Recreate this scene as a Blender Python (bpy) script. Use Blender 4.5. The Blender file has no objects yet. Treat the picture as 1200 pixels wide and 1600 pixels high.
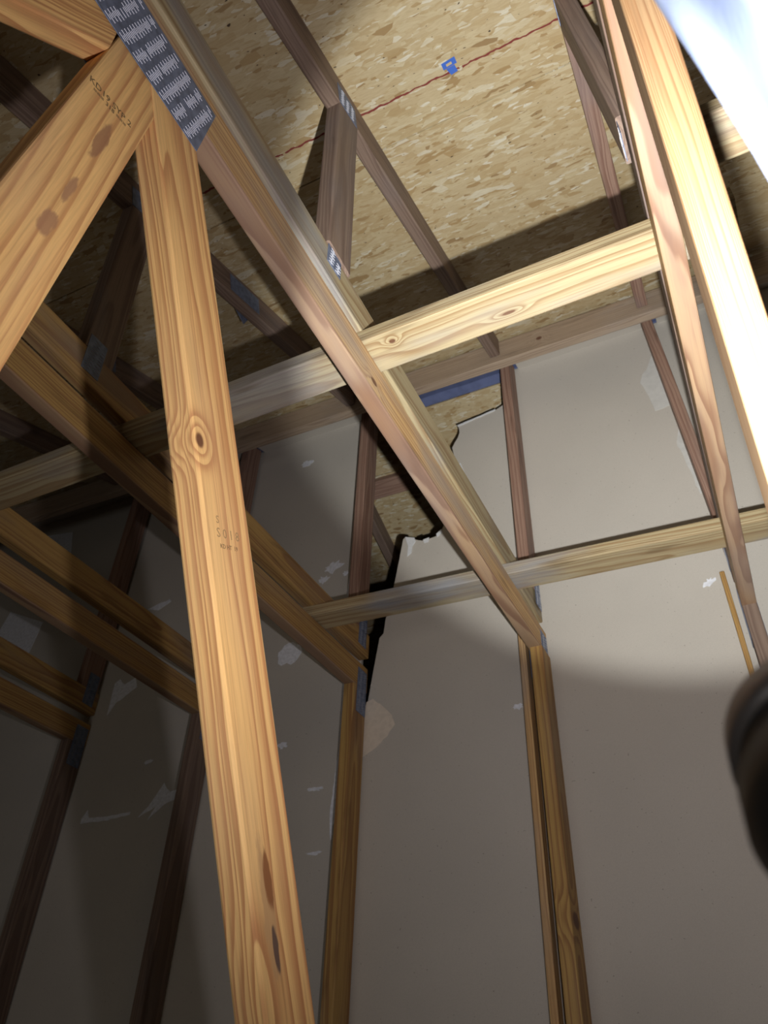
import bpy, math, random
from mathutils import Vector, Matrix
import numpy as np

C = bpy.context.scene.collection
SC = bpy.context.scene
random.seed(7)

# ------------------------------------------------------------------ camera
R_ = Vector((0.90122065, 0.43209708, 0.0330675))
U_ = Vector((0.25186833, -0.58435465, 0.77142206))
F_ = Vector((-0.35265236, 0.68689283, 0.63546404))
cd = bpy.data.cameras.new('camera')
cam = bpy.data.objects.new('camera', cd); C.objects.link(cam)
cam.matrix_world = Matrix(((R_.x, U_.x, -F_.x, 0), (R_.y, U_.y, -F_.y, 0), (R_.z, U_.z, -F_.z, 0), (0, 0, 0, 1)))
cd.sensor_fit = 'VERTICAL'; cd.sensor_height = 36.0; cd.lens = 1220.45 / 1600 * 36
cd.clip_start = 0.01; cd.clip_end = 50
cd.dof.use_dof = True; cd.dof.focus_distance = 1.15; cd.dof.aperture_fstop = 11.0
SC.camera = cam

# ------------------------------------------------------------------ world, lights, exposure
w = bpy.data.worlds.new('world'); SC.world = w; w.use_nodes = True
w.node_tree.nodes['Background'].inputs[0].default_value = (0.8, 0.85, 1.0, 1)
w.node_tree.nodes['Background'].inputs[1].default_value = 0.0
SC.view_settings.view_transform = 'Standard'; SC.view_settings.look = 'None'
SC.view_settings.exposure = 0.0; SC.view_settings.gamma = 1.0; SC.view_settings.use_curve_mapping = False

LP = Vector((0.0135, 0.2128, 0.0780))            # lens of the hand torch
LA = Vector((0.0279, 0.5694, 0.8216)).normalized()
def spot(name, energy, cone, blend, size, col, off):
    d = bpy.data.lights.new(name, 'SPOT'); o = bpy.data.objects.new(name, d); C.objects.link(o)
    d.energy = energy; d.spot_size = math.radians(cone); d.spot_blend = blend
    d.shadow_soft_size = size; d.color = col
    o.location = LP + LA * off; o.rotation_euler = LA.to_track_quat('-Z', 'Y').to_euler()
    return o
spot('torch_beam', 118.0, 60.5, 0.20, 0.010, (1.0, 1.0, 0.93), 0.004)
spot('torch_hot_centre', 70.0, 60, 1.0, 0.010, (1.0, 1.0, 0.95), 0.004)
spot('torch_spill', 55.0, 160, 1.0, 0.012, (1.0, 0.94, 0.94), 0.004)
# unseen fill lamp added ahead of the near wall to lift the dark left side
ad = bpy.data.lights.new('rear_fill_light', 'AREA'); ao = bpy.data.objects.new('rear_fill_light', ad); C.objects.link(ao)
ad.shape = 'RECTANGLE'; ad.size = 1.6; ad.size_y = 1.2; ad.energy = 9.0; ad.color = (1.0, .97, .90)
ao.location = (-1.5, -2.8, -.7); ao.rotation_euler = (math.radians(90), 0, 0)

# ------------------------------------------------------------------ materials
def newmat(name):
    m = bpy.data.materials.new(name); m.use_nodes = True
    nt = m.node_tree; b = nt.nodes['Principled BSDF']
    return m, nt, b
class G:
    """tiny node helper"""
    def __init__(s, nt): s.nt = nt
    def n(s, t, **k):
        o = s.nt.nodes.new(t)
        for a, v in k.items(): setattr(o, a, v)
        return o
    def put(s, sock, v):
        if isinstance(v, (int, float)): sock.default_value = v
        elif isinstance(v, tuple):
            sock.default_value = v if len(v) == len(sock.default_value) else tuple(v) + (1.0,)
        else: s.nt.links.new(v, sock)
    def m(s, op, a, b=0.0, c=0.0, clamp=False):
        o = s.n('ShaderNodeMath', operation=op); o.use_clamp = clamp
        s.put(o.inputs[0], a); s.put(o.inputs[1], b); s.put(o.inputs[2], c)
        return o.outputs[0]
    def mix(s, f, a, b, blend='MIX'):
        o = s.n('ShaderNodeMix', data_type='RGBA', blend_type=blend)
        s.put(o.inputs[0], f); s.put(o.inputs[6], a); s.put(o.inputs[7], b)
        return o.outputs[2]
    def map(s, vec, scale=(1, 1, 1), loc=(0, 0, 0), rot=(0, 0, 0)):
        o = s.n('ShaderNodeMapping'); s.put(o.inputs[0], vec)
        o.inputs[1].default_value = loc; o.inputs[2].default_value = rot; o.inputs[3].default_value = scale
        return o.outputs[0]
    def noise(s, vec, scale=5, detail=2, rough=.5):
        o = s.n('ShaderNodeTexNoise'); s.put(o.inputs['Vector'], vec)
        o.inputs['Scale'].default_value = scale; o.inputs['Detail'].default_value = detail
        o.inputs['Roughness'].default_value = rough
        return o.outputs[0]
    def ss(s, v, a, b, lo=0.0, hi=1.0):
        o = s.n('ShaderNodeMapRange', interpolation_type='SMOOTHSTEP')
        s.put(o.inputs[0], v); o.inputs[1].default_value = a; o.inputs[2].default_value = b
        o.inputs[3].default_value = lo; o.inputs[4].default_value = hi
        return o.outputs[0]
    def obj(s): return s.n('ShaderNodeTexCoord').outputs['Object']
    def xyz(s, v):
        o = s.n('ShaderNodeSeparateXYZ'); s.put(o.inputs[0], v); return o.outputs
    def bump(s, h, strength=.3, dist=.001):
        o = s.n('ShaderNodeBump'); s.put(o.inputs['Height'], h)
        o.inputs['Strength'].default_value = strength; o.inputs['Distance'].default_value = dist
        return o.outputs[0]

W_, H_ = .038, .089
# palettes: early wood, late wood, weathering
PAL = {
    'orange': ((0.80, 0.50, 0.20), (0.46, 0.20, 0.08), (0.46, 0.33, 0.23)),
    'honey':  ((0.62, 0.41, 0.19), (0.36, 0.18, 0.08), (0.33, 0.29, 0.27)),
    'pale':   ((0.40, 0.33, 0.20), (0.26, 0.17, 0.085), (0.25, 0.26, 0.29)),
    'greytan': ((0.36, 0.28, 0.21), (0.25, 0.18, 0.13), (0.31, 0.29, 0.29)),
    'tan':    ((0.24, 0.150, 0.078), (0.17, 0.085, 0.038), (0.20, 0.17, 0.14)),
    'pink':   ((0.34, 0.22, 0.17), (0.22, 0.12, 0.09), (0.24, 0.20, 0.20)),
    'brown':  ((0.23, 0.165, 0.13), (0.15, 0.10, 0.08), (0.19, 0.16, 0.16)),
    'amber':  ((0.46, 0.29, 0.10), (0.28, 0.14, 0.055), (0.26, 0.20, 0.16)),
}
def wood(pal, seed, pith=(-.02, -.06), freq=150, knots=(), grey=.35, drift=.012, contrast=1.0, scars=(), edge=0.0):
    """procedural pine; local x runs along the board, y across its wide face"""
    m, nt, b = newmat('pine_' + pal); g = G(nt)
    early, late, wx = PAL[pal]
    rnd = random.Random(seed)
    off = (rnd.uniform(-9, 9), rnd.uniform(-9, 9), rnd.uniform(-9, 9))
    co = g.obj(); x, y, z = g.xyz(co)[:3]
    n1 = g.noise(g.map(co, (1.6, 6, 6), off), 1, 2)
    n2 = g.noise(g.map(co, (5, 30, 30), off), 1, 2)
    dy = g.m('SUBTRACT', y, pith[0]); dz = g.m('SUBTRACT', z, pith[1])
    d = g.m('SQRT', g.m('ADD', g.m('MULTIPLY', dy, dy), g.m('MULTIPLY', dz, dz)))
    d = g.m('ADD', d, g.m('MULTIPLY', x, drift))
    d = g.m('ADD', d, g.m('MULTIPLY', n1, .030)); d = g.m('ADD', d, g.m('MULTIPLY', n2, .0045))
    dn = g.n('ShaderNodeTexNoise'); dn.noise_dimensions = '1D'; nt.links.new(g.m('MULTIPLY_ADD', d, 75.0, off[0]), dn.inputs['W']); dn.inputs['Scale'].default_value = 1.0; dn.inputs['Detail'].default_value = 1.0
    d = g.m('ADD', d, g.m('MULTIPLY', dn.outputs[0], .016))
    core = None
    for (kx, ky, rx, ry) in knots:
        ex = g.m('DIVIDE', g.m('SUBTRACT', x, kx), rx); ey = g.m('DIVIDE', g.m('SUBTRACT', y, ky), ry)
        e2 = g.m('ADD', g.m('MULTIPLY', ex, ex), g.m('MULTIPLY', ey, ey))
        bul = g.m('EXPONENT', g.m('MULTIPLY', e2, -.16))
        d = g.m('ADD', d, g.m('MULTIPLY', bul, .022))
        c = g.ss(g.m('ADD', e2, g.m('MULTIPLY', n2, .5)), 1.5, .7)
        core = c if core is None else g.m('MAXIMUM', core, c)
    fr = g.m('FRACT', g.m('MULTIPLY', d, freq))
    ring = g.m('MULTIPLY', g.ss(fr, .25, .86), g.ss(fr, 1.0, .90))
    fib = g.noise(g.map(co, (12, 420, 420), off), 1, 3, .6)
    stk = g.noise(g.map(co, (2.5, 150, 150), off), 1, 3, .65)
    ring = g.m('MULTIPLY', ring, g.m('MULTIPLY_ADD', n1, .5 * contrast, .6 * contrast), clamp=True)
    col = g.mix(ring, early, late)
    col = g.mix(g.ss(stk, .50, .72, 0, .65), col, late)
    # broad tone drift, fibres
    br = g.noise(g.map(co, (2.2, 9, 9), (off[1], off[2], off[0])), 1, 3)
    col = g.mix(g.m('MULTIPLY', g.ss(br, .48, .72), grey), col, wx)
    bl = g.noise(g.map(co, (3.5, 22, 22), (off[2], off[0], off[1])), 1, 3)
    col = g.mix(g.m('MULTIPLY', g.ss(bl, .60, .74), .55), col, tuple(v * .52 for v in late))
    f = g.m('MULTIPLY_ADD', fib, .55, .73)
    fc = g.n('ShaderNodeCombineColor')
    for i in range(3): nt.links.new(f, fc.inputs[i])
    col = g.mix(1.0, col, fc.outputs[0], 'MULTIPLY')
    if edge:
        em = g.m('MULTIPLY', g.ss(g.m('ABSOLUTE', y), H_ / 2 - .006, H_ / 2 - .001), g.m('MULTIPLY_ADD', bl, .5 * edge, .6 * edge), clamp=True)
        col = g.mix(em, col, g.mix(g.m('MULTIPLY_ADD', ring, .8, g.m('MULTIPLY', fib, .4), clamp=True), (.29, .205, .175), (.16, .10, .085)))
    if core is not None: col = g.mix(g.m('MULTIPLY', core, .85), col, (.10, .035, .02))
    for (kx, ky, rx, ry, cc) in scars:
        ex = g.m('DIVIDE', g.m('SUBTRACT', x, kx), rx); ey = g.m('DIVIDE', g.m('SUBTRACT', y, ky), ry)
        e2 = g.m('ADD', g.m('MULTIPLY', ex, ex), g.m('MULTIPLY', ey, ey))
        nn = g.noise(g.map(co, (40, 140, 140), off), 1, 3)
        s_ = g.ss(g.m('ADD', e2, g.m('MULTIPLY', nn, 1.6)), 1.75, 1.2)
        col = g.mix(g.m('MULTIPLY', s_, .85), col, cc)
    nt.links.new(col, b.inputs['Base Color'])
    b.inputs['Roughness'].default_value = .62
    b.inputs['Specular IOR Level'].default_value = .35
    nt.links.new(g.bump(g.m('ADD', g.m('MULTIPLY', fib, .6), g.m('MULTIPLY', ring, .5)), .35, .0008), b.inputs['Normal'])
    return m

def osb(dark=1.0, name='strand_board', rot=0.0):
    m, nt, b = newmat(name); g = G(nt)
    co0 = g.obj()
    wv = g.n('ShaderNodeTexNoise'); nt.links.new(co0, wv.inputs['Vector']); wv.inputs['Scale'].default_value = 22
    vm = g.n('ShaderNodeVectorMath', operation='MULTIPLY_ADD')
    nt.links.new(wv.outputs[1], vm.inputs[0]); vm.inputs[1].default_value = (.012, .012, .0); nt.links.new(co0, vm.inputs[2])
    co = vm.outputs[0]
    cols, sel = [], []
    for i, (a, sx, sy) in enumerate(((.12, 12, 44), (-.35, 18, 60), (.75, 20, 52), (1.45, 24, 66), (-.9, 30, 95), (.3, 50, 160))):
        v = g.n('ShaderNodeTexVoronoi'); v.inputs['Scale'].default_value = 1; v.inputs['Randomness'].default_value = 1
        nt.links.new(g.map(co, (sx, sy, 1), (i * 3.7, i * 1.9, i), (0, 0, a + rot)), v.inputs['Vector'])
        s = g.n('ShaderNodeSeparateColor'); nt.links.new(v.outputs['Color'], s.inputs[0])
        cols.append(s.outputs[0]); sel.append(s.outputs[1])
    t, top = cols[0], sel[0]
    for c_, s_ in zip(cols[1:], sel[1:]):
        k = g.m('GREATER_THAN', s_, top)
        mx = g.n('ShaderNodeMix', data_type='FLOAT'); g.put(mx.inputs[0], k); g.put(mx.inputs[2], t); g.put(mx.inputs[3], c_)
        t = mx.outputs[0]; top = g.m('MAXIMUM', top, s_)
    r = g.n('ShaderNodeValToRGB'); nt.links.new(t, r.inputs[0])
    cr = r.color_ramp; cr.elements[0].position = 0; cr.elements[0].color = (.27, .18, .09, 1)
    cr.elements[1].position = 1; cr.elements[1].color = (.64, .61, .51, 1)
    for p, c_ in ((.04, (.36, .25, .12)), (.12, (.44, .34, .19)), (.5, (.49, .40, .25)), (.85, (.53, .45, .29)), (.95, (.61, .57, .45))):
        e = cr.elements.new(p); e.color = c_ + (1,)
    col = r.outputs[0]
    fib = g.noise(g.map(co, (40, 260, 1)), 1, 3)
    col = g.mix(g.ss(fib, .35, .8, .0, .28), col, (.27, .18, .09))
    big = g.noise(co0, 3, 2)
    col = g.mix(g.ss(big, .4, .7, 0, .3), col, (.42, .31, .17))
    sp = g.noise(g.map(co, (70, 130, 1), (5, 5, 0)), 1, 1)
    col = g.mix(g.ss(sp, .73, .77), col, (.07, .045, .03))
    if dark != 1.0: col = g.mix(1.0, col, (dark, dark, dark), 'MULTIPLY')
    nt.links.new(col, b.inputs['Base Color']); b.inputs['Roughness'].default_value = .6
    b.inputs['Specular IOR Level'].default_value = .3
    nt.links.new(g.bump(g.m('ADD', t, g.m('MULTIPLY', fib, .5)), .3, .0009), b.inputs['Normal'])
    return m

def paper(col=(.545, .515, .475)):
    m, nt, b = newmat('gypsum_board_paper'); g = G(nt); co = g.obj()
    n = g.noise(co, 3.0, 3); f = g.noise(co, 420, 2)
    c = g.mix(g.ss(n, .35, .7, 0, .35), col, tuple(v * .86 for v in col))
    c = g.mix(g.ss(f, .35, .75, 0, .22), c, tuple(v * .7 for v in col))
    sp = g.noise(co, 190, 0)
    c = g.mix(g.ss(sp, .84, .87, 0, .6), c, (.20, .18, .16))
    nt.links.new(c, b.inputs['Base Color']); b.inputs['Roughness'].default_value = .85
    b.inputs['Specular IOR Level'].default_value = .2
    nt.links.new(g.bump(f, .12, .0005), b.inputs['Normal'])
    return m
def simple(name, col, rough=.6, metal=0.0, noise=None, spec=.5):
    m, nt, b = newmat(name); g = G(nt)
    if noise:
        sc_, amt = noise
        c = g.mix(g.ss(g.noise(g.obj(), sc_, 3), .3, .75, 0, amt), col, tuple(v * .45 for v in col))
        nt.links.new(c, b.inputs['Base Color'])
    else: b.inputs['Base Color'].default_value = col + (1,)
    b.inputs['Roughness'].default_value = rough; b.inputs['Metallic'].default_value = metal
    b.inputs['Specular IOR Level'].default_value = spec
    return m
ZINC = simple('galvanised_steel', (.21, .26, .40), .55, .35, (60, .75), .3)
BURR = simple('punched_tooth_edge', (.52, .53, .60), .7, .1, None, .2)
SLOT = simple('punched_hole', (.05, .06, .09), .8)
PLASTER = simple('dried_joint_compound', (.84, .87, .96), .8, 0, (90, .35))
WRAP = simple('blue_grey_underlayment', (.12, .15, .30), .6, 0, (25, .4))
CORE = simple('gypsum_core', (.74, .76, .80), .9, 0, (200, .2))
TORN = simple('torn_inner_paper', (.74, .66, .57), .9, 0, (60, .2))
RED = simple('red_chalk', (.20, .035, .03), .9)
BLUE = simple('blue_ink', (.05, .14, .55), .7)
INK = simple('faded_grade_ink', (.34, .22, .10), .8)
INKD = simple('dark_grade_ink', (.17, .11, .05), .8)
OSB = osb()
PAPER = paper()

# ------------------------------------------------------------------ mesh helpers
def empty(name, loc, kind=None):
    o = bpy.data.objects.new(name, None); C.objects.link(o); o.location = loc
    o.empty_display_size = .05
    if kind: o['kind'] = kind
    return o
def tag(o, label=None, cat=None, group=None, kind=None):
    if label: o['label'] = label
    if cat: o['category'] = cat
    if group: o['group'] = group
    if kind: o['kind'] = kind
    return o
def link(name, verts, faces, mat, parent=None, M=None, smooth=False):
    me = bpy.data.meshes.new(name); me.from_pydata([tuple(v) for v in verts], [], faces); me.update()
    me.materials.append(mat)
    if smooth:
        for p in me.polygons: p.use_smooth = True
    o = bpy.data.objects.new(name, me); C.objects.link(o)
    M = M or Matrix.Identity(4)
    if parent is not None:
        o.parent = parent
        pw = Matrix.Translation(parent.location) if parent.parent is None else parent['_w']
        o.matrix_basis = pw_inv(parent) @ M
    else: o.matrix_basis = M
    WM[o.name] = M
    return o
WM = {}
def pw_inv(p):
    if p.name in WM: return WM[p.name].inverted()
    return Matrix.Translation(p.location).inverted()
def link2(name, verts, faces, mat, parent=None, M=None):
    me = bpy.data.meshes.new(name); me.from_pydata([tuple(v) for v in verts], [], faces); me.update()
    me.materials.append(mat)
    o = bpy.data.objects.new(name, me); C.objects.link(o); M = M or Matrix.Identity(4)
    if parent is not None:
        o.parent = parent; o.matrix_basis = pw_inv(parent) @ M
    else: o.matrix_basis = M
    WM[o.name] = M
    return o
def frame(P, Q, side):
    """local x = P->Q, z = side (thickness), y = completes (wide face runs in y)"""
    x = (Q - P).normalized(); z = (side - x * side.dot(x)).normalized(); y = z.cross(x)
    return Matrix(((x.x, y.x, z.x, P.x), (x.y, y.y, z.y, P.y), (x.z, y.z, z.z, P.z), (0, 0, 0, 1)))
def section(h, t, r=.0035, k=3):
    pts = []
    for cx, cy, a0 in ((h / 2 - r, t / 2 - r, 0), (-h / 2 + r, t / 2 - r, 90), (-h / 2 + r, -t / 2 + r, 180), (h / 2 - r, -t / 2 + r, 270)):
        for i in range(k):
            a = math.radians(a0 + 90 * i / (k - 1)); pts.append((cx + r * math.cos(a), cy + r * math.sin(a)))
    return pts
W_, H_ = .038, .089
def board(name, P, Q, mat, parent=None, side=(1, 0, 0), h=H_, t=W_, cutA=None, cutB=None, bow=0.0, seed=0, r=.0035):
    """cutA/cutB: world normal of the end cut plane through P/Q"""
    P, Q = Vector(P), Vector(Q); M = frame(P, Q, Vector(side)); L = (Q - P).length
    Ri = M.to_3x3().inverted()
    def shear(n):
        if n is None: return (0, 0)
        n = Ri @ Vector(n).normalized()
        return (-n.y / n.x, -n.z / n.x)
    ca, cb = shear(cutA), shear(cutB)
    sec = section(h, t, r); n = len(sec); vs, fs = [], []; N = 10; rn = random.Random(seed)
    ph = rn.uniform(0, 6)
    for i in range(N + 1):
        u = i / N
        wob = math.sin(u * 5 + ph) * bow
        for (a, b_) in sec:
            xx = u * L + (1 - u) * (ca[0] * a + ca[1] * b_) + u * (cb[0] * a + cb[1] * b_)
            vs.append((xx, a + wob * (i not in (0, N)), b_ + wob * .6 * (i not in (0, N))))
    for i in range(N):
        for j in range(n):
            k = (j + 1) % n; fs.append((i * n + j, i * n + k, (i + 1) * n + k, (i + 1) * n + j))
    fs.append(tuple(range(n))[::-1]); fs.append(tuple(N * n + j for j in range(n)))
    return link2(name, vs, fs, mat, parent, M)
def box(name, lo, hi, mat, parent=None):
    lo, hi = Vector(lo), Vector(hi); c = (lo + hi) / 2; d = (hi - lo) / 2
    vs = [(sx * d.x, sy * d.y, sz * d.z) for sx in (-1, 1) for sy in (-1, 1) for sz in (-1, 1)]
    fs = [(0, 1, 3, 2), (4, 6, 7, 5), (0, 4, 5, 1), (2, 3, 7, 6), (0, 2, 6, 4), (1, 5, 7, 3)]
    return link2(name, vs, fs, mat, parent, Matrix.Translation(c))
def prism(name, poly, n, thick, mat, M, parent=None):
    """poly in local xy, extruded 0..thick in local z"""
    k = len(poly); vs = [(x, y, 0) for x, y in poly] + [(x, y, thick) for x, y in poly]
    area = sum(poly[i][0] * poly[(i + 1) % k][1] - poly[(i + 1) % k][0] * poly[i][1] for i in range(k))
    idx = list(range(k)) if area > 0 else list(range(k))[::-1]
    fs = [tuple(idx[::-1]), tuple(k + i for i in idx)]
    for a in range(k):
        i, j = idx[a], idx[(a + 1) % k]; fs.append((i, j, k + j, k + i))
    return link2(name, vs, fs, mat, parent, M)
def text_mesh(name, body, size, mat, M, parent, flip=False, extrude=.0002):
    cu = bpy.data.curves.new(name, 'FONT'); cu.body = body; cu.size = size; cu.extrude = extrude
    cu.align_x = 'CENTER'; cu.align_y = 'CENTER'; cu.resolution_u = 2
    to = bpy.data.objects.new('tmp', cu); C.objects.link(to)
    dg = bpy.context.evaluated_depsgraph_get()
    me = bpy.data.meshes.new_from_object(to.evaluated_get(dg)); bpy.data.objects.remove(to)
    me.name = name; me.materials.clear(); me.materials.append(mat)
    o = bpy.data.objects.new(name, me); C.objects.link(o)
    o.parent = parent; o.matrix_basis = pw_inv(parent) @ M; WM[o.name] = M
    return o

# ================================================================== SETTING
def deck_z(y): return 1.7725 + .362 * y           # underside of the near roof slope
RIDGE_Y, FS = 2.06, .362
# near slope: strand-board sheets laid across the rafters
ceiling = empty('ceiling', (0, 0, 1.77), 'structure')
sl = Vector((0, 1, FS)).normalized(); nrm = Vector((0, -FS, 1)).normalized()
def deck_M(x, y, z): return Matrix(((1, 0, 0, x), (0, sl.y, nrm.y, y), (0, sl.z, nrm.z, z), (0, 0, 0, 1)))
ys = [RIDGE_Y, 2.02 - 1.219 * sl.y, 2.02 - 2.441 * sl.y, 2.02 - 3.663 * sl.y, -3.0]
row = 0
for i in range(4):
    y1, y0 = ys[i] - (.0 if i == 0 else .004), ys[i + 1]
    xs = (-3.6, -2.36, .045, 1.9) if i % 2 == 0 else (-3.6, -1.138, 1.26, 1.9)
    for j in range(3):
        xa, xb = xs[j] + .0015, xs[j + 1] - .0015
        L = (y1 - y0) / sl.y
        prism('strand_board_sheet', [(0, 0), (xb - xa, 0), (xb - xa, L), (0, L)], 0, .011, OSB,
              deck_M(xa, y0, deck_z(y0)), ceiling)
# underlayment bridging the open ridge slot, seen as a blue strip
ridge = empty('trim_1', (0, 2.1, 2.54), 'structure')
zr = deck_z(RIDGE_Y)
vs = []; n = 60
for i in range(n + 1):
    x = -3.55 + 5.3 * i / n; d = .002 * math.sin(i * 1.7) + .0015 * math.sin(i * 3.1)
    for yy, zz in ((2.03, .0085 + deck_z(2.03) + .006), (2.06, zr + .014 + d), (2.12, zr + .030 + d), (2.18, zr + .014 + d), (2.22, zr + .002)):
        vs.append((x, yy, zz))
fs = [(i * 5 + j, (i + 1) * 5 + j, (i + 1) * 5 + j + 1, i * 5 + j + 1) for i in range(n) for j in range(4)]
o = link2('underlayment', vs, fs, WRAP, ridge)
# far slope, falling away behind the broken wall
far = empty('ceiling', (0, 3, 2.2), 'structure')
fs_n = Vector((0, FS, 1)).normalized(); fs_s = Vector((0, 1, -FS)).normalized()
FY0, FZ0 = 2.15, deck_z(2.06)
def far_M(x, d): 
    p = Vector((x, FY0, FZ0)) + fs_s * d
    return Matrix(((1, 0, 0, p.x), (0, fs_s.y, fs_n.y, p.y), (0, fs_s.z, fs_n.z, p.z), (0, 0, 0, 1)))
OSB2 = osb(1.0, 'golden_strand_board', .5)
for (d0, d1) in ((0, .245), (.248, 1.465), (1.468, 3.2)):
    for xa, xb in ((-3.6, -1.9), (-1.897, .54), (.543, 1.9)):
        prism('strand_board_sheet', [(0, 0), (xb - xa, 0), (xb - xa, d1 - d0), (0, d1 - d0)], 0, .011, OSB2, far_M(xa, d0), far)
DARKW = simple('dark_boarding', (.16, .13, .10), .8, 0, (6, .5))
box('wall_far', (-3.6, 5.1, -1.6), (1.9, 5.15, 1.6), DARKW).__setitem__('kind', 'structure')
box('wall_left', (-3.65, -3.0, -1.6), (-3.6, 5.1, 2.6), DARKW).__setitem__('kind', 'structure')
box('wall_right', (1.9, -3.0, -1.6), (1.95, 5.1, 2.6), DARKW).__setitem__('kind', 'structure')
box('wall_near', (-3.6, -3.05, -1.6), (1.9, -3.0, .75), DARKW).__setitem__('kind', 'structure')
box('floor', (-3.6, -3.0, -1.65), (1.9, 5.1, -1.6), simple('subfloor', (.30, .22, .13), .8, 0, (4, .5))).__setitem__('kind', 'structure')

# back wall of gypsum board, its brown back towards us
wall = empty('wall_back', (-.5, 2.11, .0), 'structure')
WT = 2.530
Mw = Matrix(((1, 0, 0, 0), (0, 0, -1, 2.1235), (0, 1, 0, 0), (0, 0, 0, 1)))   # local x=X, y=Z, thickness towards -Y
def sheet(poly): return prism('gypsum_panel', poly, 0, .0127, PAPER, Mw, wall)
sheet([(-.531, -1.6), (.690, -1.6), (.690, WT), (-.531, WT)])
sheet([(.694, -1.6), (1.9, -1.6), (1.9, WT), (.694, WT)])
sheet([(-2.362, -1.6), (-1.146, -1.6), (-1.146, 1.4), (-1.146, WT), (-2.362, WT)])
sheet([(-3.6, -1.6), (-2.368, -1.6), (-2.368, WT), (-3.6, WT)])
rn = random.Random(3)
def ragged(pts, amp=.004, step=.02):
    out = []
    for (a, b_) in zip(pts[:-1], pts[1:]):
        L = math.hypot(b_[0] - a[0], b_[1] - a[1]); k = max(1, int(L / step))
        for i in range(k):
            t = i / k; out.append((a[0] + (b_[0] - a[0]) * t + rn.uniform(-amp, amp) * (i > 0), a[1] + (b_[1] - a[1]) * t + rn.uniform(-amp, amp) * (i > 0)))
    out.append(pts[-1]); return out
brk = [(-.540, -1.6), (-.540, 2.352)] + ragged([(-.545, 2.350), (-.598, 2.327), (-.763, 2.304), (-.757, 2.26), (-.790, 2.19), (-.780, 2.12), (-.760, 2.08), (-.742, 2.02),
       (-.752, 1.95), (-.775, 1.90), (-.82, 1.85), (-.842, 1.785), (-.865, 1.765), (-.905, 1.757), (-.935, 1.768), (-.975, 1.792), (-.992, 1.797)], .004) + \
      ragged([(-.998, 1.79), (-1.012, 1.70), (-1.036, 1.56), (-1.060, 1.45), (-1.065, 1.40), (-1.080, 1.385), (-1.100, 1.25), (-1.113, 1.155)], .0015, .05) + [(-1.142, 1.10), (-1.142, -1.6)]
sheet(brk)
def patch(name, poly, mat, yf=2.1105, th=.0012, parent=wall):
    return prism(name, poly, 0, th, mat, Matrix(((1, 0, 0, 0), (0, 0, -1, yf), (0, 1, 0, 0), (0, 0, 0, 1))), parent)
for xa, xb in ((-3.58, -2.385), (-2.333, -1.775), (-1.722, -1.165), (-.488, .015), (.070, 1.88)):   # strip closing the gap up to the roof boards
    L = (2.118 - 1.93) / sl.y
    prism('gypsum_strip', [(0, 0), (xb - xa, 0), (xb - xa, L), (0, L)], 0, .0127, PAPER, deck_M(xa, 1.93, deck_z(1.93) - .014), wall)
# exposed white core crumbs and torn paper on the broken sheet
for poly in ([(-.988, 1.797), (-.950, 1.782), (-.945, 1.765), (-.958, 1.745), (-.962, 1.715), (-.978, 1.705), (-.975, 1.75)],
             [(-.915, 1.762), (-.89, 1.766), (-.893, 1.748), (-.91, 1.746)],
             [(-.862, 1.772), (-.84, 1.79), (-.838, 1.778), (-.858, 1.758)]):
    patch('gypsum_core', poly, CORE, 2.1095, .003)
patch('gypsum_core', ragged([(-.765, 2.304), (-.60, 2.329), (-.60, 2.323), (-.762, 2.296)], .0015), CORE, 2.1095, .002)
patch('gypsum_core', [(-.756, 2.09), (-.748, 2.06), (-.738, 2.02), (-.735, 1.985), (-.741, 1.96), (-.742, 1.99), (-.750, 2.02), (-.760, 2.055), (-.764, 2.09)], CORE, 2.1095, .003)
patch('torn_paper', ragged([(-1.118, 1.150), (-1.094, 1.158), (-1.053, 1.121), (-1.024, 1.090), (-1.012, 1.055), (-1.030, 1.035), (-1.060, 1.000), (-1.103, .975), (-1.13, .96)], .004, .015), TORN)
# smears of joint compound squeezed through the seams
def smear(cx, cz, wx, wz, rot=0.0, seed=1, spiky=.45):
    r = random.Random(seed); pts = []
    for i in range(18):
        a = i / 18 * 2 * math.pi; k = 1 + r.uniform(-spiky, spiky * .5)
        px, pz = math.cos(a) * wx * k, math.sin(a) * wz * k
        pts.append((cx + px * math.cos(rot) - pz * math.sin(rot), cz + px * math.sin(rot) + pz * math.cos(rot)))
    patch('compound_smear', pts, PLASTER)
MUD = simple('thin_grey_mud', (.60, .60, .59), .85, 0, (40, .2))
def smear_poly(pts, m_=None): patch('compound_smear', ragged(pts, .003, .02), m_ or PLASTER)
smear_poly([(-2.275, 1.44), (-2.25, 1.455), (-2.22, 1.425), (-2.17, 1.445), (-2.15, 1.40), (-2.20, 1.37), (-2.24, 1.35), (-2.27, 1.30)])
smear_poly([(-1.905, .985), (-1.87, .95), (-1.815, .965), (-1.84, .92), (-1.89, .905), (-1.945, .86), (-1.92, .905), (-1.99, .875), (-1.94, .93)])
smear_poly([(-2.20, 1.775), (-2.15, 1.79), (-2.09, 1.80), (-2.08, 1.785), (-2.14, 1.755)])
smear(-2.0, 1.075, .02, .010, .4, 4)
smear_poly([(-2.255, .90), (-2.235, .93), (-2.22, .90), (-2.13, .895), (-2.03, .90), (-2.03, .89), (-2.13, .88), (-2.255, .882)])
smear(-1.54, 2.555, .035, .012, .2, 5); smear(-1.475, 2.36, .03, .02, 0, 6)
smear(-1.295, 1.745, .045, .028, .3, 7); smear(-1.33, 1.695, .025, .018, 0, 8); smear(-1.235, 1.70, .014, .012, 0, 9)
smear(-1.445, 1.40, .055, .045, 0, 10, .2); smear(-1.43, 1.05, .02, .012, 0, 11)
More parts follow.
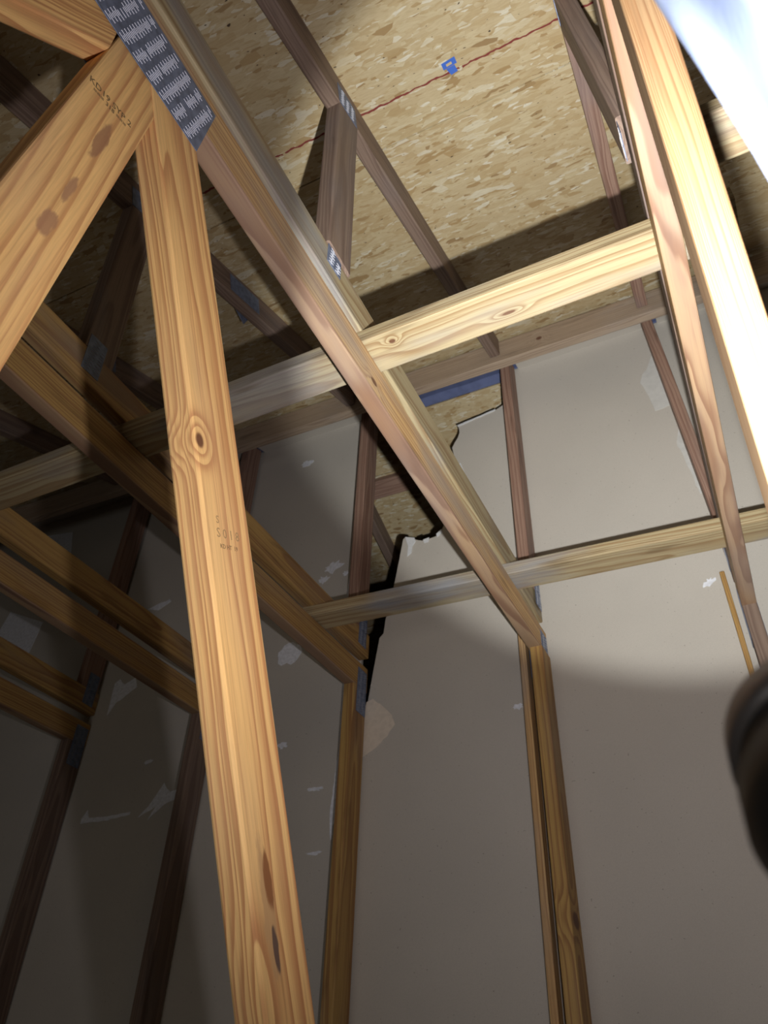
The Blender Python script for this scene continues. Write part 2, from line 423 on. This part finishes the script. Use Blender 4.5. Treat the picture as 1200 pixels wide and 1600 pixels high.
smear(-1.285, .885, .03, .008, 0, 12); smear(-1.27, .69, .03, .006, 0, 13)
smear_poly([(-1.215, 1.30), (-1.19, 1.30), (-1.185, 1.1), (-1.19, .9), (-1.215, .72), (-1.225, .8), (-1.21, 1.0)])
smear_poly([(-1.205, 1.75), (-1.175, 1.72), (-1.165, 1.56), (-1.20, 1.54), (-1.225, 1.62)])
smear(-.607, 1.045, .016, .010, 0, 14)
smear_poly([(.02, 2.36), (.055, 2.33), (.045, 2.20), (.052, 2.08), (-.02, 2.07), (-.03, 2.16), (-.045, 2.23), (-.03, 2.27), (-.01, 2.29)], MUD)
smear_poly([(.052, 2.0), (.056, 1.66), (.045, 1.66), (.03, 1.8), (.02, 1.9)], MUD)
patch('torn_patch', [(-3.10, 2.44), (-2.86, 2.40), (-2.80, 2.20), (-2.95, 2.20), (-3.06, 2.30)], PLASTER)
patch('torn_patch', [(-3.10, 1.98), (-2.84, 1.86), (-2.86, 1.70), (-3.0, 1.72), (-3.15, 1.80)], PLASTER)
smear(.0, 1.33, .02, .012, .6, 15)

# blocking across the studs just under the rafters, and a purlin under the far slope
blk = wood('greytan', 41, (-.03, -.03), 170, knots=((1.42, .0, .012, .010),), grey=.4)
for xa, xb in ((-3.5, -1.77), (-1.765, 1.2)):
    o = board('wall_blocking', (xa, 1.899, 2.367 if xa > -1.7 else 2.395), (xb, 1.899, 2.340 if xa > -1.7 else 2.367), blk, None, side=(0, 1, 0), h=.115, seed=int(xa * 10))
    tag(o, {-3.5: 'leftmost, dimly lit horizontal blocking along the top of the back wall',
            -1.765: 'grey-brown horizontal blocking with a small knot along the top of the lit wall',
            }[xa],
        'blocking', 'horizontal blocking along the top of the back wall')
pur = wood('brown', 43, grey=.2)
d = .30
pc = Vector((0, FY0, FZ0)) + fs_s * d - fs_n * .0195
o = board('far_purlin', (-2.6, pc.y, pc.z), (-.60, pc.y, pc.z), wood('pink', 44), None, side=tuple(fs_n), seed=3)
tag(o, 'reddish brown board nailed under the far roof slope, seen through the hole in the drywall', 'board')
for i, x in enumerate((-.76, -1.36)):
    a = Vector((x, FY0, FZ0)) + fs_s * .36 - fs_n * .046; b_ = Vector((x, FY0, FZ0)) + fs_s * 3.0 - fs_n * .046
    o = board('far_rafter', a, b_, pur, None, side=(1, 0, 0), seed=i)
    tag(o, ('dark rafter seen low in the wall hole, right beside the doubled chords' if i == 0 else
            'dark rafter half hidden behind the left stud of the broken bay'), 'rafter', 'rafters of the far roof slope')

# printed marks on the roof boards (flat print)
cl = empty('chalk_line', (-.4, .75, deck_z(.75)))
pts = []; r = random.Random(5); y = .752; vs = []; fs = []
n = 240
for i in range(n + 1):
    x = -1.1 + 1.75 * i / n; yy = .756 - .010 * (i / n) + .0012 * math.sin(i * .9) + r.uniform(-.0012, .0012)
    hw = .0016 + r.uniform(0, .0018)
    for s_ in (-1, 1): vs.append((x, yy + s_ * hw, deck_z(yy + s_ * hw) - .0006))
fs = [(2 * i, 2 * i + 1, 2 * i + 3, 2 * i + 2) for i in range(n) if r.random() > .02]
bpy.data.objects.remove(cl)
o = link2('chalk_line', [(v[0], v[1], v[2]) for v in vs], fs, RED, ceiling)
def deck_patch(pts, mat, name):
    vs = [(x, y, deck_z(y) - .0009) for x, y in pts]; return link2(name, vs, [tuple(range(len(vs)))], mat, ceiling)
deck_patch([(-.2685, .722), (-.233, .718), (-.233, .736), (-.2685, .740)], BLUE, 'printed_mark')
deck_patch([(-.262, .740), (-.240, .738), (-.238, .757), (-.256, .760)], BLUE, 'printed_mark')
deck_patch([(-.2585, .728), (-.244, .726), (-.244, .733), (-.2585, .735)], simple('bare_strand', (.50, .40, .25), .7), 'printed_mark').location.z -= .0006

# ================================================================== NAIL PLATES
PL = {}
def nail_plate(parent, xs, cy, cz, ly, lz, ang, side, slots=True, name='nail_plate', skew=0.0):
    """thin steel plate on the +x or -x face; rows of punched slots run along its length"""
    c, s = math.cos(ang), math.sin(ang)
    M = Matrix(((0, 0, side, xs), (c, -s, 0, cy), (s, c, 0, cz), (0, 0, 0, 1)))
    if side < 0: M = Matrix(((0, 0, -1, xs), (-c, s, 0, cy), (s, c, 0, cz), (0, 0, 0, 1)))
    p = prism(name, [(-ly / 2, -lz / 2), (ly / 2, -lz / 2), (ly / 2 + skew, lz / 2), (-ly / 2 + skew, lz / 2)], 0, .0012, ZINC, M, parent)
    if slots:
        key = (round(ly, 3), round(lz, 3))
        vs, fs = [], []; vs2, fs2 = [], []
        nx = int(ly / .026); nz = int(lz / .0046) - 1; r = random.Random(int(ly * 1e4))
        for i in range(nx):
            for k in range(nz):
                z0 = -lz / 2 + .0034 + k * .0046
                if (k // 4) % 3 == 2 and r.random() < .25: continue
                x0 = -ly / 2 + .004 + i * .026 + ((k % 2) * .005) + (k / nz) * .012 + r.uniform(-.0006, .0006) + skew * (z0 / lz + .5)
                L = .0125 + r.uniform(-.0015, .001)
                if x0 + L > ly / 2 + skew * (z0 / lz + .5) - .001: continue
                b0 = len(vs)
                vs += [(x0, z0, .0013), (x0 + L, z0, .0013), (x0 + L, z0 + .0004, .0021), (x0, z0 + .0004, .0021), (x0, z0 + .0007, .0013), (x0 + L, z0 + .0007, .0013)]
                fs += [(b0, b0 + 1, b0 + 2, b0 + 3), (b0 + 3, b0 + 2, b0 + 5, b0 + 4)]
                b1 = len(vs2)
                vs2 += [(x0, z0 + .0008, .0014), (x0 + L, z0 + .0008, .0014), (x0 + L, z0 + .0017, .0014), (x0, z0 + .0017, .0014)]
                fs2 += [(b1, b1 + 1, b1 + 2, b1 + 3)]
        if vs:
            t = link2('tooth_row', vs, fs, BURR, p, M); tag(t, kind='stuff')
            t = link2('tooth_hole', vs2, fs2, SLOT, p, M); tag(t, kind='stuff')
    return p

# ================================================================== TRUSSES
def zc(y): return 1.190 + (y - .3) * .020          # centre of the lower truss's flat top chord
CAP = .130
def zr_(y): return deck_z(y) - .0485               # centre line of the roof chord
rafter_slope = FS
def lower_truss(x, k, label, full):
    t = empty('lower_truss', (x, 2.06, -1.6))
    tag(t, label, 'roof truss', 'flat-topped lower trusses')
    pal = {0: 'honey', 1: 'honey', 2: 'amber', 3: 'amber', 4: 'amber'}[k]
    top = board('top_chord', (x, -2.2, zc(-2.2)), (x, 2.109, zc(2.109)),
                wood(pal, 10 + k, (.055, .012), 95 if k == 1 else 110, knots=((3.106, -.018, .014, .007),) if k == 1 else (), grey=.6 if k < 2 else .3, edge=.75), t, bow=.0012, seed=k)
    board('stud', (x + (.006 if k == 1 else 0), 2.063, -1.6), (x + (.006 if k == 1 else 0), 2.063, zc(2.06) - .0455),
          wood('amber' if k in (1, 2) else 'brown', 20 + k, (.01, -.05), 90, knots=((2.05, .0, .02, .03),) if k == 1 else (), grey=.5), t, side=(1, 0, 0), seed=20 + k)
    zt = zc(.25) - .0455
    if full:
        PX = -.505 if k == 1 else x
        d = Vector((0, .8209 - .2918, -1.0)); P = Vector((PX, .2918, 1.05)); 
        a = P - d * ((zt - 1.05) / 1.0); b_ = P + d * 2.2
        kn = ()
        sc = ()
        if k == 1:
            Mi = frame(b_, a, Vector((1, 0, 0))).inverted()
            def loc(y, z): v = Mi @ Vector((PX + .019, y, z)); return v.x, v.y
            kn = ((*loc(.476, .626), .010, .0075),)
            kn += ((*loc(.716, .085), .030, .016),)
            sc = ((*loc(.728, .190), .080, .013, (.50, .30, .14)), (*loc(.721, .214), .040, .0075, (.22, .075, .025)),
                  (*loc(.750, .158), .026, .0055, (.07, .045, .05)))
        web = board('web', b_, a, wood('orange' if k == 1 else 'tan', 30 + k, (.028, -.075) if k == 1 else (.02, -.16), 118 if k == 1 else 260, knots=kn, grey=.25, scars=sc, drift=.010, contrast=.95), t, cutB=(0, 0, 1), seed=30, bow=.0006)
        web['label'] = 'nearest post-like web with a knot and a long bark scar' if k == 1 else 'glaring bright web close to the lens'
        if k == 1:
            a2 = Vector((-.507, .227, zt)); b2 = Vector((-.507, .170, -.10))
            w2 = board('web', b2, a2, wood('orange', 51, (.065, -.02), 75, grey=.30, contrast=.8, drift=.02,
                       scars=((.968, -.006, .045, .009, (.34, .17, .09)), (.853, -.008, .030, .006, (.38, .20, .11)), (.785, -.008, .024, .011, (.38, .20, .11)))), t, cutB=(0, 0, 1), seed=31)
            w2['label'] = 'broad orange web with dark blotches and a grade stamp'
            a3 = Vector((-.507, .118, 1.015)); b3 = Vector((-.507, -.62, .09))
            dd = (a3 - b3).normalized()
            w3 = board('web', b3, a3 + dd * .088, wood('orange', 52, (.10, -.05), 210, grey=.2), t, cutB=(0, 1, .05), seed=32)
            w3['label'] = 'coarse straight-grained web entering at the corner'
    return t, top
def cap_truss(x, k, label):
    t = empty('cap_truss', (x, 2.06, 1.30)); xt = x - (.050 if k == 0 else 0)      # the right-hand cap truss leans
    tag(t, label, 'roof truss', 'sloping cap trusses')
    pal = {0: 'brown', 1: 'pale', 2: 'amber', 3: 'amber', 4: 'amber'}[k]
    xo = x - (.006 if k == 1 else 0)
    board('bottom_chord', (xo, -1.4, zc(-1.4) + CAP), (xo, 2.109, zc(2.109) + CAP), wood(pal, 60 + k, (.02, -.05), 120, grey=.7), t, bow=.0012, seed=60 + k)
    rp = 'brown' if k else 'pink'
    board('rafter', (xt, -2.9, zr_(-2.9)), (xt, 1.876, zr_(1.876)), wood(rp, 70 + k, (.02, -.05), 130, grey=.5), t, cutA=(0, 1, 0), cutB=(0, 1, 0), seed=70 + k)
    y0, y1 = .7325, .7051
    zb = zc(.73) + CAP + .0445
    board('web', (x - (.01 if k == 0 else 0), .7345, zb), (xt, .700, zr_(.70) - .046), wood('brown', 80 + k, (.01, -.05), 130, grey=.6), t, cutA=(0, .02, 1), cutB=(0, -FS, 1), seed=80 + k)
    board('stud', (x - .002, 2.052, zc(2.05) + CAP + .0445), (xt - .002, 2.052, deck_z(2.052) - .012), wood('pink', 90 + k, (.01, -.05), 110, grey=.3), t, cutB=(0, -FS, 1), seed=90 + k)
    # second web further down-slope, reaching the eave side
    yb, yt = -.05, .60
    for s_ in (1, -1):
        xs = x + s_ * .0192
        nail_plate(t, xs - (.006 if k == 1 else 0) - (.008 if k == 0 else 0), .722, zb - .006 if k < 2 else zb - .010, .052, .088 if k < 2 else .105, .06, s_)
        nail_plate(t, xs + xt - x, .685, zr_(.69) - .018, .09, .062, math.atan(FS), s_, slots=k == 1)
        nail_plate(t, xs, 2.058, zc(2.05) + CAP + .045, .055, .13, 0, s_)
        nail_plate(t, xs + xt - x, 1.13, zr_(1.13), .16, .06, math.atan(FS), s_, slots=False) if k > 1 else None
    return t

TX = {0: .083, 1: -.518, 2: -1.138, 3: -1.748, 4: -2.358}
LOW = {0: 'lower truss at the far right whose blinding bright web stands nearest the lens',
       1: 'nearest orange pine lower truss with the big punched steel plate and knotty post',
       2: 'dim amber lower truss behind the knotty post, ending on the middle wall stud',
       3: 'dark lower truss, third from the right, crossing the gloom left of the knotty post',
       4: 'darkest leftmost lower truss, barely seen at the lower left edge'}
CAPL = {0: 'cap truss at the upper right with a grey web squeezed beside the glare',
        1: 'cap truss under the brightly lit roof boards, its web tipped with a blue steel plate',
        2: 'dim cap truss with a pale steel plate, seen between the big web and the post',
        3: 'dark cap truss at the left edge, its small steel plate showing above dim chords',
        4: 'leftmost and darkest cap truss, its pale steel plate at the left edge'}
trusses = {}
for k, x in TX.items():
    t, top = lower_truss(x, k, LOW[k], k in (0, 1)); trusses[k] = t
    cap_truss(x, k, CAPL[k])
    for s_ in (1, -1):
        nail_plate(t, x + s_ * .0192, 2.072, zc(2.07) - .055, .062, .155, 0, s_)
# big joint plate of the nearest truss, both faces
t1 = trusses[1]
nail_plate(t1, -.4857, .135, 1.114, .400, .124, .012, 1, skew=.01, name='joint_plate')['label'] = 'large blue-grey steel plate full of punched slots'
nail_plate(t1, -.518 - .0193 - .006, .135, 1.114, .400, .124, .012, -1, slots=False, name='joint_plate')
# grade stamps
def face_M(x, y, z, ang, roll=0):
    """text plane on a +x face: text runs along direction ang in the yz plane"""
    c, s = math.cos(ang), math.sin(ang)
    return Matrix(((0, 0, 1, x), (c, -s, 0, y), (s, c, 0, z), (0, 0, 0, 1)))
pw = [o for o in bpy.data.objects if o.name.startswith('web') and o.parent == t1]
SX = -.505 + .0192
text_mesh('grade_stamp', 'S 0 1 8', .016, INK, face_M(SX, .556, .545, .47), pw[0])
text_mesh('grade_stamp', 'S', .013, INK, face_M(SX, .533, .551, .47), pw[0])
text_mesh('grade_stamp', 'KD HT  19', .0075, INKD, face_M(SX, .562, .531, .47), pw[0])
SX2 = -.507 + .0192
text_mesh('grade_stamp', 'KD19 SYP 2', .0135, INKD, face_M(SX2, .209, .937, .21), pw[1])
text_mesh('grade_stamp', '=== 318 ===', .0095, INKD, face_M(SX2, .211, .927, .21), pw[1])

# ================================================================== BRACES
b1 = wood('pale', 101, (.03, -.09), 120, knots=((2.384, .015, .014, .0035), (2.153, -.018, .007, .005)), grey=.6)
o = board('lateral_brace', (-2.6, .926, zc(.92) + .0658), (.20, .884, zc(.92) + .0658), b1, None, side=(0, 0, 1), seed=101, bow=.001)
tag(o, 'pale flat horizontal brace crossing the upper middle, lit almost white at its right end', 'brace', 'flat braces between the stacked trusses')
b2 = wood('pale', 102, (.03, -.09), 150, grey=.95)
o = board('lateral_brace', (-1.17, 1.772, zc(1.8) + .0658), (.75, 1.842, zc(1.8) + .0658), b2, None, side=(0, 0, 1), seed=102, bow=.001)
tag(o, 'lower horizontal brace with grey underside, its left end cut square near the broken wall', 'brace', 'flat braces between the stacked trusses')
o = board('lateral_brace', (.106, .725, zc(.72) + .0658), (1.5, .700, zc(.72) + .0658), wood('pale', 103, (.03, -.09), 150), None, side=(0, 0, 1), seed=103)
tag(o, 'short piece of brace seen between the glaring web and the white plastic, upper right', 'brace', 'flat braces between the stacked trusses')

# ripped furring strips tight against the wall beside the studs
o = board('furring_strip', (-.570, 2.078, -.9), (-.562, 2.072, 1.262), wood('honey', 111, (.03, -.09), 260, grey=.6), None, side=(1, 0, 0), h=.045, t=.021, seed=111)
tag(o, 'narrow ripped strip of pine standing tight left of the right-hand wall stud', 'furring strip')
o = board('furring_strip', (.048, 2.084, -.9), (.040, 2.084, 1.33), wood('amber', 112, (.03, -.09), 260, grey=.2), None, side=(1, 0, 0), h=.035, t=.014, seed=112)
tag(o, 'thin orange strip of wood against the wall above the black torch', 'furring strip')

# ================================================================== HAND TORCH
def lathe(name, prof, mat, M, parent=None, seg=48):
    vs, fs = [], []; n = len(prof)
    for i in range(seg):
        a = 2 * math.pi * i / seg
        for r_, z_ in prof: vs.append((r_ * math.cos(a), r_ * math.sin(a), z_))
    for i in range(seg):
        j = (i + 1) % seg
        for k in range(n - 1): fs.append((i * n + k, j * n + k, j * n + k + 1, i * n + k + 1))
    o = link2(name, vs, fs, mat, parent, M)
    for p in o.data.polygons: p.use_smooth = True
    return o
BLK = simple('black_anodised_metal', (.028, .036, .044), .5, .1)
t = empty('torch', LP - LA * .14)
tag(t, 'out-of-focus black hand torch at the lower right edge, aimed up at the wall', 'torch')
q = LA.to_track_quat('Z', 'Y').to_matrix().to_4x4()
MT = Matrix.Translation(LP + R_ * .005 + U_ * .006) @ q
lathe('head', [(.0, -.062), (.013, -.062), (.0135, -.052), (.0215, -.040), (.0250, -.034), (.0255, -.022), (.0240, -.021), (.0240, -.012), (.0225, -.011), (.0215, -.002), (.0200, -.0021), (.0190, -.004), (.0045, -.022), (0, -.022)], BLK, MT, t)
lathe('bezel', [(.0232, -.0115), (.0262, -.0110), (.0265, -.001), (.0250, .0), (.0205, 0), (.0200, -.0018), (.0228, -.0022), (.0232, -.0115)], simple('bezel_metal', (.30, .29, .31), .4, .5), MT, t)
lathe('body', [(0, -.150), (.0118, -.150), (.0125, -.148), (.0125, -.135), (.0118, -.134), (.0118, -.075), (.0128, -.074), (.0128, -.062), (0, -.062)], BLK, MT, t)
lathe('lens', [(0, -.0035), (.0188, -.0035), (.0188, -.0025), (0, -.0025)], simple('clear_lens', (.8, .85, .9), .1), MT, t)
for o in t.children:
    if o.name.startswith('lens'):
        m = o.data.materials[0]; b_ = m.node_tree.nodes['Principled BSDF']; b_.inputs['Transmission Weight'].default_value = 1.0
        b_.inputs['Emission Color'].default_value = (1, 1, .95, 1); b_.inputs['Emission Strength'].default_value = 1.5

# ================================================================== HANGING PLASTIC
m, nt, b_ = newmat('frosted_plastic'); g = G(nt)
b_.inputs['Base Color'].default_value = (.23, .29, .42, 1); b_.inputs['Roughness'].default_value = .32
b_.inputs['Transmission Weight'].default_value = .08; b_.inputs['IOR'].default_value = 1.2
nt.links.new(g.bump(g.noise(g.map(g.obj(), (20, 6, 6)), 3, 3), .5, .004), b_.inputs['Normal'])
E0 = R_ * .1245 + U_ * .236 + F_ * .36; E1 = R_ * .1735 + U_ * .1505 + F_ * .36
ed = (E1 - E0).normalized(); ac = (Vector((.95, -.30, -.02)) - ed * Vector((.95, -.30, -.02)).dot(ed)).normalized(); nn = ed.cross(ac)
vs, fs = [], []; NU, NV = 120, 90
for i in range(NU + 1):
    for j in range(NV + 1):
        u = -.22 + .50 * i / NU; v = .34 * j / NV
        fold = .006 * math.sin(v * 150 + u * 12) + .010 * math.sin(v * 48 + u * 10 + 1) + .004 * math.sin(u * 60)
        edge = .004 * math.sin(u * 14) * max(0, 1 - v * 8)
        vs.append(E0 + ed * u + ac * (v + edge) + nn * fold)
for i in range(NU):
    for j in range(NV): fs.append((i * (NV + 1) + j, (i + 1) * (NV + 1) + j, (i + 1) * (NV + 1) + j + 1, i * (NV + 1) + j + 1))
o = link2('plastic_sheet', vs, fs, m)
for p in o.data.polygons: p.use_smooth = True
so = o.modifiers.new('thickness', 'SOLIDIFY'); so.thickness = .0008
tag(o, 'out-of-focus crumpled whitish plastic sheeting hanging in the upper right corner', 'plastic sheet')
